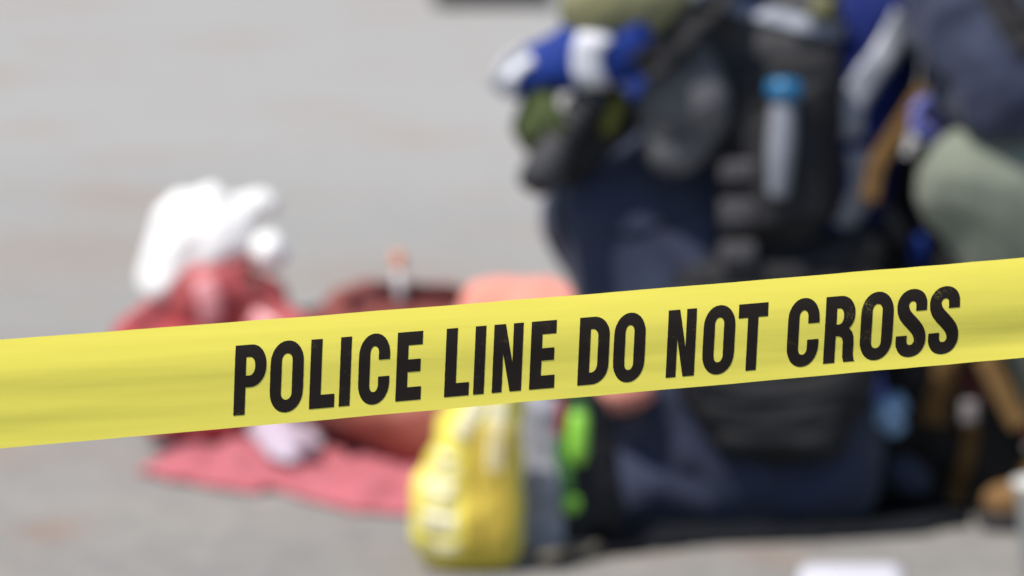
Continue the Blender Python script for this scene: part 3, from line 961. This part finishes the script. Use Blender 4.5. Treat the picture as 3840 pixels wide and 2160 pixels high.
for an in (anN, anF):
    b = Vector((an.x, an.y, 0.0))
    boot = link("boot", blob([[(an + Vector((0, 0, 0.02)), 0.062), (b + Vector((0.0, 0, 0.075)), 0.062)], [(b + Vector((0.03, 0, 0.06)), (0.06, 0.05, 0.05)), (b + Vector((-0.08, 0, 0.058)), (0.06, 0.05, 0.048)), (b + Vector((-0.17, 0, 0.05)), (0.05, 0.045, 0.036))]], 0.010, 3), M['tan_boot'], p2)
    link("sole", blob([[(b + Vector((0.03, 0, 0.018)), (0.068, 0.056, 0.016)), (b + Vector((-0.17, 0, 0.018)), (0.062, 0.052, 0.016))]], 0.008, 1), M['rubber'], boot)
jk2 = link("jacket", blob([[(waist2, (0.16, 0.19, 0.13)), (chest2, (0.17, 0.20, 0.15))], [(chest2, (0.17, 0.20, 0.15)), (neck2 + Vector((0.03, 0, -0.06)), (0.10, 0.15, 0.06))],
                           [(neck2 + Vector((0.02, 0, -0.04)), 0.08), (sN, 0.085)], [(neck2 + Vector((0.02, 0, -0.04)), 0.08), (sF, 0.08)],
                           [(sN + Vector((-0.02, 0, 0)), 0.10), (sN.lerp(eN, 0.5) + Vector((-0.04, 0, 0)), 0.105), (eN + Vector((-0.02, 0, 0.02)), 0.085)], [(eN + Vector((-0.02, 0, 0.0)), 0.092), (wN + Vector((0.005, 0, 0.012)), 0.050)],
                           [(sF, 0.08), (eF, 0.07)], [(eF, 0.07), (wF + Vector((0.01, 0, 0.03)), 0.045)]], 0.010, 4, 0.012, 0.10, (1, 1, 1), 9.4), M['jacket'], p2)
link("glove", blob([[(p, r * 1.15) for p, r in s] for s in hand_segs(wN, h1d, h1n, 0.82, 1.1, 1)], 0.006, 2), M['nitrile'], p2)
link("glove", blob([[(p, r * 1.15) for p, r in s] for s in hand_segs(wF, h2d, h2n, 1.0, 0.5, -1)], 0.006, 2), M['black'], p2)
link("shoulder_strap", drape([(3720, -60), (3790, 60), (3880, 180)], 0.06, 10.0, bvh_of(jk2), 0.006, 0.012), M['black'], p2)

# ------------------------------------------------------------------ black backpack between the two people
bk = thing("backpack", "black backpack with tan straps standing between the two crouching people", "backpack", (at(3430, 1700, 10.42).x, 10.45, 0))
bkb = link("pack_body", blob([[(A(3300, 700, 10.50), 0.05), (A(3560, 640, 10.52), 0.06), (A(3760, 1100, 10.52), 0.06), (A(3720, 1720, 10.50), 0.06), (A(3260, 1700, 10.50), 0.07), (A(3200, 1150, 10.50), 0.06), (A(3450, 1300, 10.42), 0.10)]], 0.011, 5, 0.008, 0.10, (1, 1, 1), 4.4), M['black'], bk)
# sit it on the ground
tb = bvh_of(bkb)
link("base", rbox((A(3480, 1700, 10.5).x, 10.47, 0.055), (0.27, 0.20, 0.11), 0.03), M['black'], bk)
link("strap", drape([(3475, 330), (3410, 430), (3350, 520), (3290, 620), (3260, 760)], 0.034, 10.21, None, 0.0, 0.005), M['tan'], bk)
link("strap", drape([(3560, 1330), (3545, 1420), (3515, 1500), (3500, 1590)], 0.046, 10.30, tb, 0.01, 0.008), M['tan'], bk)
link("strap", drape([(3640, 1540), (3640, 1640), (3620, 1740), (3590, 1850), (3585, 1960)], 0.028, 10.26, tb, 0.012, 0.008), M['tan'], bk)
link("strap", drape([(3690, 1330), (3740, 1430), (3790, 1530), (3830, 1600)], 0.040, 10.02, None, 0.0, 0.006), M['tan'], bk)
link("strap", drape([(3600, 1380), (3650, 1450), (3670, 1530)], 0.030, 10.28, tb, 0.008, 0.008), M['maroon'], bk)
link("strap_slider", rbox(A(3636, 1545, 10.30), (0.030, 0.012, 0.042), 0.006), M['dull_plastic'], bk)
link("side_pocket", blob([[(A(3445, 915, 10.36), 0.020), (A(3445, 965, 10.36), 0.020)]], 0.007, 2), M['blue'], bk)
link("side_pocket", blob([[(A(3310, 760, 10.36), 0.022), (A(3370, 880, 10.36), 0.022)]], 0.007, 2), M['webbing'], bk)
link("lower_pocket", blob([[(A(3380, 1770, 10.34), 0.034), (A(3430, 1800, 10.34), 0.03)]], 0.008, 3), M['jacket'], bk)
link("top_loop", tube([A(3420, 640, 10.42), A(3440, 560, 10.40), A(3500, 555, 10.40), A(3520, 640, 10.44)], 0.010), M['black'], bk)

gl = thing("spare_gloves", "pale blue disposable gloves tucked beside the black backpack below the tape", "gloves", A(3340, 1620, 10.30))
link("glove_bundle", blob([[(A(3330, 1545, 10.28), 0.030), (A(3350, 1590, 10.28), 0.022)], [(A(3360, 1520, 10.28), 0.022), (A(3300, 1560, 10.28), 0.018)]], 0.006, 3, 0.004, 0.03), M["pale_nitrile"], gl)
link("cuff", blob([[(A(3250, 1400, 10.30), 0.026), (A(3290, 1480, 10.29), 0.020)], [(A(3290, 1480, 10.29), 0.016), (A(3330, 1530, 10.28), 0.018)]], 0.006, 3, 0.003, 0.03), M['nitrile'], gl)

# ------------------------------------------------------------------ dark sheet added as the ground shadow under the two people
def gp(px, py):
    q = ground_at(px, py)
    return (q.x, q.y)
shadow_sheet = link("ground_shadow", sheet([gp(2080, 2110), gp(2350, 2085), gp(2700, 2045), gp(3100, 2035), gp(3450, 2010), gp(3640, 1975), gp(3620, 1780), gp(2300, 1780), gp(2000, 1960)], 0.004, 0.012, 0.004, 0.025, 2.0), M['shadow_sheet'])
tag(shadow_sheet, "dark sheet added as painted shadow on the pavement under the crouching people", "shadow_sheet")

# ------------------------------------------------------------------ casualty lying on a red cloth, head on a red bag
rb = thing("kit_bag", "red nylon bag used as a pillow under the white wrapped head", "bag", (ground_at(740, 1650).x, 11.35, 0))
D = 11.3
seg_bag = [[(A(590, 1270, D), (0.06, 0.10, 0.06)), (A(930, 1300, D), (0.06, 0.10, 0.06)), (A(620, 1560, D), (0.05, 0.11, 0.045)), (A(880, 1560, D), (0.05, 0.11, 0.045))],
           [(A(560, 1200, D - .02), 0.035), (A(505, 1300, D - .04), 0.045), (A(640, 1400, D - .03), 0.05)],
           [(A(960, 1240, D - .02), 0.032), (A(1000, 1290, D - .02), 0.040), (A(900, 1400, D), 0.06)]]
bagm = link("bag_body", blob(seg_bag, 0.010, 4, 0.014, 0.09, (1, 1, 1), 7.7), M['red'], rb)
tbag = bvh_of(bagm)
link("zip_strip", drape([(500, 1240), (570, 1185), (640, 1160)], 0.018, D - .1, tbag, 0.004, 0.006), M['maroon'], rb)
link("carry_handle", tube([A(1040, 1215, 11.25), A(1100, 1185, 11.24), A(1180, 1180, 11.22), A(1260, 1185, 11.2)], lambda f: 0.018 + 0.006 * math.sin(f * 9)), M['black'], rb)

p3 = thing("person", "person in red-brown shirt lying on the red cloth with head wrapped in white", "person", (A(1500, 1600, 11.1).x, 11.1, 0))
hc3 = A(830, 1135, D - .02)
ch3, be3, pe3 = A(1450, 1390, 11.12), A(1800, 1420, 11.08), A(2250, 1440, 11.06)
look3, top3 = Vector((0.25, -0.50, 0.82)), Vector((-0.92, -0.05, 0.30))
shN3, elN3, wrN3 = A(1370, 1480, 10.93), A(1660, 1610, 10.84), A(1880, 1440, 10.84)
shF3, elF3, wrF3 = A(1350, 1300, 11.32), A(1640, 1420, 11.38), A(1900, 1360, 11.30)
segs = [[(ch3, (0.13, 0.17, 0.13)), (be3, (0.12, 0.15, 0.12))], [(be3, (0.12, 0.15, 0.12)), (pe3, (0.11, 0.16, 0.11))],
        [(ch3 + Vector((-0.10, 0, 0.0)), (0.08, 0.15, 0.09)), (A(1190, 1330, 11.2), 0.065)], [(A(1190, 1330, 11.2), 0.058), (hc3 + Vector((0.05, 0, -0.02)), 0.058)],
        [(shN3, 0.055), (elN3, 0.042)], [(elN3, 0.042), (wrN3, 0.028)], [(shF3, 0.055), (elF3, 0.042)], [(elF3, 0.042), (wrF3, 0.028)]]
for k, dy in ((-1, -0.09), (1, 0.09)):
    hp3, kn3, an3 = pe3 + Vector((0.02, dy, -0.01)), Vector((pe3.x + 0.42, pe3.y + dy + 0.12, 0.10)), Vector((pe3.x + 0.82, pe3.y + dy + 0.22, 0.06))
    segs += [[(hp3, 0.09), (kn3, 0.058)], [(kn3, 0.058), (an3, 0.04)], [(an3, 0.04), (an3 + Vector((0.03, 0.0, 0.0)), 0.04), (an3 + Vector((0.07, 0.02 * k, 0.12)), 0.03)]]
segs += head_parts(p3, hc3, look3, None, top3)
segs += hand_segs(wrN3, (0.9, 0.2, 0.1), (0, 0.2, -1), 0.95, 0.3, 1) + hand_segs(wrF3, (0.9, -0.2, 0.1), (0, -0.2, -1), 0.95, 0.3, -1)
link("body", blob(segs, 0.009, 3), M['flushed_skin'], p3)
shirt = link("shirt", blob([[(ch3 + Vector((-0.02, 0, 0.01)), (0.15, 0.19, 0.165)), (A(1650, 1385, 11.10), (0.15, 0.19, 0.165))], [(A(1650, 1385, 11.10), (0.15, 0.18, 0.165)), (be3, (0.13, 0.17, 0.14))],
                            [(ch3 + Vector((-0.10, 0, -0.02)), (0.10, 0.17, 0.12)), (A(1260, 1300, 11.18), 0.075)],
                            [(shF3, 0.08), (elF3, 0.065)], [(elF3, 0.065), (wrF3 + Vector((-0.03, 0, 0)), 0.05)]], 0.010, 4, 0.011, 0.10, (1, 1, 1), 2.9), M['shirt'], p3)
link("near_sleeve", blob([[(shN3, 0.092), (elN3, 0.078)], [(elN3, 0.078), (A(1780, 1520, 10.84), 0.058)]], 0.010, 4, 0.007, 0.10, (1, 1, 1), 4.9), M['brown'], p3)
tsh = bvh_of(shirt)
link("shoulder_yoke", drape([(1300, 1150), (1400, 1100), (1560, 1095), (1730, 1115)], 0.030, 11.0, tsh, 0.004, 0.006), M['maroon'], shirt)
link("collar", tube([A(1190, 1230, 11.10), A(1250, 1270, 11.04), A(1290, 1350, 11.02), A(1290, 1450, 11.05)], 0.018), M['black'], shirt)
link("trousers", blob([[(pe3 + Vector((-0.06, 0, 0)), (0.13, 0.19, 0.13)), (pe3 + Vector((0.03, 0, 0)), (0.13, 0.19, 0.12))]] +
                      [[(pe3 + Vector((0.02, dy, -0.01)), 0.11), (Vector((pe3.x + 0.42, pe3.y + dy + 0.12, 0.11)), 0.085), (Vector((pe3.x + 0.76, pe3.y + dy + 0.20, 0.07)), 0.06)] for dy in (-0.09, 0.09)], 0.011, 4, 0.008, 0.1), M['black'], p3)
link("head_wrap", blob([[(A(610, 1060, D), 0.048), (A(680, 830, D), 0.052), (A(790, 780, D), 0.046)],
                        [(A(640, 1050, D - .02), 0.042), (A(720, 900, D - .02), 0.055)],
                        [(A(790, 800, D), 0.045), (A(865, 890, D - .02), 0.046), (A(780, 940, D - .03), 0.05)],
                        [(A(860, 760, D), 0.020), (A(1000, 770, D), 0.026), (A(920, 790, D), 0.026)]], 0.008, 3, 0.009, 0.10, (1, 1, 1), 0.4), M['white'], p3)
link("wrap_knot", blob([[(A(1012, 950, D - .06), 0.034), (A(1005, 930, D - .02), 0.034)], [(A(1005, 930, D - .02), 0.022), (A(880, 960, D), 0.024)]], 0.007, 3, 0.004, 0.04), M['white'], p3)
tb3 = bvh_of([o for o in p3.children if o.name.startswith("body")][0])
link("face_dressing", drape([(760, 1050), (785, 1130), (795, 1220)], 0.045, D - .12, tb3, 0.003, 0.005), M['pink'], p3)
link("neck_dressing", drape([(940, 1190), (985, 1215), (1030, 1240)], 0.040, D - .12, tb3, 0.003, 0.005), M['pink'], p3)
link("chin_strap", blob([[(A(950, 1070, D - .07), 0.022), (A(985, 1130, D - .06), 0.020)]], 0.007, 2), M['hair_brown'], p3)
tu = thing("sample_tube", "thin milky tube with orange cap standing on the chest of the lying person", "tube", A(1500, 1110, 10.97))
a, b = A(1505, 1135, 10.98), A(1496, 1005, 10.98)
link("tube_body", lathe(a, b - a, [(0.006, 0), (0.010, 0.006), (0.010, (b - a).length)]), M['clear'], tu)
link("tube_cap", lathe(b, b - a, [(0.012, 0), (0.013, 0.003), (0.013, 0.026), (0.008, 0.032)]), M['orange'], tu)

# red cloth on the ground, in two folds, with a white cloth on it
rc = link("red_cloth", sheet([gp(505, 1775), gp(640, 1812), gp(960, 1858), gp(1035, 1845), gp(1130, 1875), gp(1300, 1925), gp(1560, 1940), gp(1800, 1930), gp(1800, 1690), gp(1450, 1690), gp(1250, 1660), gp(1000, 1640), gp(820, 1700)], 0.004, 0.035, 0.004, 0.02, 5.0), M['red_cloth'])
tag(rc, "rumpled rose red cloth spread on the pavement under the lying person", "cloth")
wc = link("white_cloth", sheet([gp(925, 1710), gp(1010, 1815), gp(1090, 1840), gp(1200, 1800), gp(1240, 1700), gp(1190, 1600), gp(1000, 1600)], 0.05, 0.06, 0.005, 0.015, 9.0), M['lilac'])
tag(wc, "small lilac white cloth crumpled on the rose red cloth below the tape", "cloth")

# peach fleece between the brown bag and the knee
D = 10.86
pf = link("fleece_blanket", blob([[(A(1815, 1145, D), 0.048), (A(2050, 1125, D), 0.042), (A(2180, 1300, D - .05), 0.075), (A(1850, 1350, D), 0.09)],
                                  [(A(1850, 1350, D), 0.09), (A(1850, 1640, D), 0.07), (A(2250, 1640, D), 0.07), (A(2250, 1400, D - .08), 0.08)],
                                  [(A(2090, 1400, D - .1), 0.06), (A(2090, 1430, 10.45), 0.05)], [(A(2090, 1430, 10.45), 0.045), (A(2180, 1455, 10.30), 0.036)], [(A(2180, 1465, 10.28), 0.038), (A(2380, 1462, 10.12), 0.036)]], 0.011, 5, 0.008, 0.10, (1, 1, 1), 1.9), M['peach'])
tag(pf, "peach fleece blanket over the hips of the lying person beside the crouching person's knee", "blanket")

# ------------------------------------------------------------------ yellow hi-vis bag
D = 9.76
yb = thing("drawstring_bag", "fluorescent yellow bag with cream reflective bands standing in the foreground", "bag", (A(1760, 2000, D).x, D, 0))
ysegs = [[(A(1735, 1980, D), (0.094, 0.085, 0.078)), (A(1850, 2000, D), (0.055, 0.075, 0.066)), (A(1675, 1860, D), (0.064, 0.07, 0.07)), (A(1880, 1850, D), (0.035, 0.06, 0.06))],
         [(A(1700, 1880, D), (0.068, 0.07, 0.06)), (A(1880, 1850, D), (0.035, 0.06, 0.06)), (A(1760, 1500, D), (0.040, 0.05, 0.05)), (A(1905, 1490, D), (0.028, 0.05, 0.05))],
         [(A(1800, 1500, D), 0.045), (A(1860, 1420, D), 0.03)]]
ybody = link("bag_body", blob(ysegs, 0.008, 4, 0.006, 0.06, (1.6, 1, 0.6), 4.1), M['yellow'], yb)
ty = bvh_of(ybody)
for pth, wd in (([(1800, 1500), (1765, 1570), (1725, 1650)], 0.034), ([(1590, 1885), (1640, 1902), (1710, 1905)], 0.012), ([(1600, 2040), (1650, 2056), (1720, 2060)], 0.018), ([(1610, 1750), (1650, 1768), (1715, 1772)], 0.014), ([(1870, 1500), (1868, 1600), (1862, 1700), (1858, 1770)], 0.032),
                ([(1585, 1815), (1640, 1835), (1710, 1838)], 0.022), ([(1580, 1945), (1640, 1965), (1710, 1968)], 0.030), ([(1640, 1690), (1670, 1710), (1710, 1718)], 0.014)):
    link("reflective_band", drape(pth, wd, D - .08, ty, 0.003, 0.004), M['band'], yb)
for k in range(22):
    y = 1600 + k * 23
    link("mesh_cord", drape([(1745, y), (1800, y + 5), (1870, y + 4), (1925, y - 4)], 0.0038, D - .08, ty, 0.003, 0.004, 5), M['amber'], yb)
for k in range(6):
    x = 1745 + k * 35
    link("mesh_cord", drape([(x, 1600), (x + 2, 1850), (x, 2000), (x - 2, 2110)], 0.0030, D - .08, ty, 0.0045, 0.004, 6), M['amber'], yb)
link("pull_cord", tube([A(1840, 1430, D - .03), A(1830, 1400, D - .04), A(1870, 1390, D - .03), A(1880, 1430, D - .03)], 0.004), M['amber'], yb)

# small black pack with grey side panel, right of the yellow bag
D = 9.90
sp = thing("small_pack", "small black pack with grey side panel beside the yellow bag", "pack", (A(2060, 2000, D).x, D, 0))
link("side_panel", blob([[(A(2000, 1520, D), 0.028), (A(2040, 1540, D), 0.03), (A(2010, 2060, D), 0.032), (A(2050, 2020, D), 0.03)]], 0.008, 4, 0.006, 0.05, (1.5, 1, 0.6), 6.6), M['grey_lilac'], sp)
pb = link("pack_body", blob([[(A(2090, 1500, D + .08), 0.05), (A(2200, 1540, D + .10), 0.04), (A(2100, 1960, D + .08), 0.06), (A(2230, 1900, D + .10), 0.05)], [(A(2060, 1560, D + .06), 0.05), (A(2060, 1930, D + .06), 0.06)]], 0.009, 4, 0.006, 0.07), M['black'], sp)
link("green_cord", tube([A(2110, 1530, D), A(2090, 1680, D - .02), A(2130, 1800, D - .02), A(2110, 1900, D - .01), A(2070, 1960, D - .01)], 0.010), M['green'], sp)
link("red_piping", tube([A(2100, 1500, D - .01), A(2105, 1570, D - .02), A(2085, 1650, D - .02)], 0.006), M['red'], sp)
lb = thing("lime_flask", "oval lime green flask clipped to the small black pack", "flask", A(2165, 1750, D))
link("flask_body", lathe(A(2160, 1745, D - .02), A(2172, 1540, D - .02) - A(2160, 1745, D - .02), [(0.007, 0.0), (0.014, 0.006), (0.019, 0.03), (0.019, 0.07), (0.015, 0.092), (0.008, 0.10)]), M['lime'], lb)
link("flask_neck", lathe(A(2172, 1545, D - .02), (0.02, 0, 1), [(0.014, 0.0), (0.015, 0.012), (0.010, 0.016)]), M['green'], lb)
ball = link("lime_ball", lathe(A(2143, 1925, D - .03), (0, 0, 1), [(0.004, 0)] + [(0.016 * math.sin(math.pi * k / 10), 0.016 - 0.016 * math.cos(math.pi * k / 10)) for k in range(1, 10)] + [(0.004, 0.032)]), M['lime'])
tag(ball, "little round lime green tag hanging below the lime flask", "tag")
ls = thing("pale_strap", "pale sand coloured strap lying on the dark painted shadow by the yellow bag", "strap", ground_at(2100, 2080))
q0, q1 = ground_at(2010, 2095, 0.02), ground_at(2190, 2050, 0.02)
dx = (q1 - q0)
nn = Vector((-dx.y, dx.x, 0)).normalized() * 0.035
rows = [[q0.lerp(q1, f) + nn * g + Vector((0, 0, 0.006 * math.sin(f * 7))) for g in (-1, 0, 1)] for f in [i / 10 for i in range(11)]]
link("webbing", slab(rows, (0, 0, 0.006)), M['sand'], ls)

# ------------------------------------------------------------------ loose things at the frame's edges
q = ground_at(3185, 2150)
pp = link("paper_sheet", sheet([gp(2990, 2190), gp(3010, 2136), gp(3375, 2136), gp(3390, 2190), gp(3390, 2330), gp(2990, 2330)], 0.008, 0.006, 0.002, 0.02, 1.0), M['paper'])
tag(pp, "sheet of white paper on the pavement at the bottom edge", "paper")
qb = ground_at(4062, 2190)
bu = thing("plastic_bucket", "pale grey plastic bucket just inside the right edge", "bucket", qb)
link("bucket_wall", lathe(qb, (0, 0, 1), [(0.095, 0.0), (0.10, 0.004), (0.115, 0.17), (0.118, 0.172), (0.112, 0.174), (0.105, 0.17), (0.092, 0.012)]), M['pale_grey'], bu)
link("bucket_rim", lathe(qb + Vector((0, 0, 0.165)), (0, 0, 1), [(0.113, 0.0), (0.122, 0.002), (0.122, 0.010), (0.1135, 0.012)]), M['pale_grey'], bu)
qc = ground_at(1850, 30)
bc = thing("equipment_case", "black equipment case far back on the pavement at the top edge", "case", qc)
link("case_body", rbox(qc + Vector((0, 0.16, 0.19)), (0.58, 0.30, 0.36), 0.03), M['rubber'], bc)
link("case_lid", rbox(qc + Vector((0, 0.16, 0.40)), (0.60, 0.32, 0.07), 0.02), M['rubber'], bc)
for sx in (-0.15, 0.15):
    link("latch", rbox(qc + Vector((sx, 0.0, 0.35)), (0.05, 0.03, 0.07), 0.006), M['webbing'], bc)
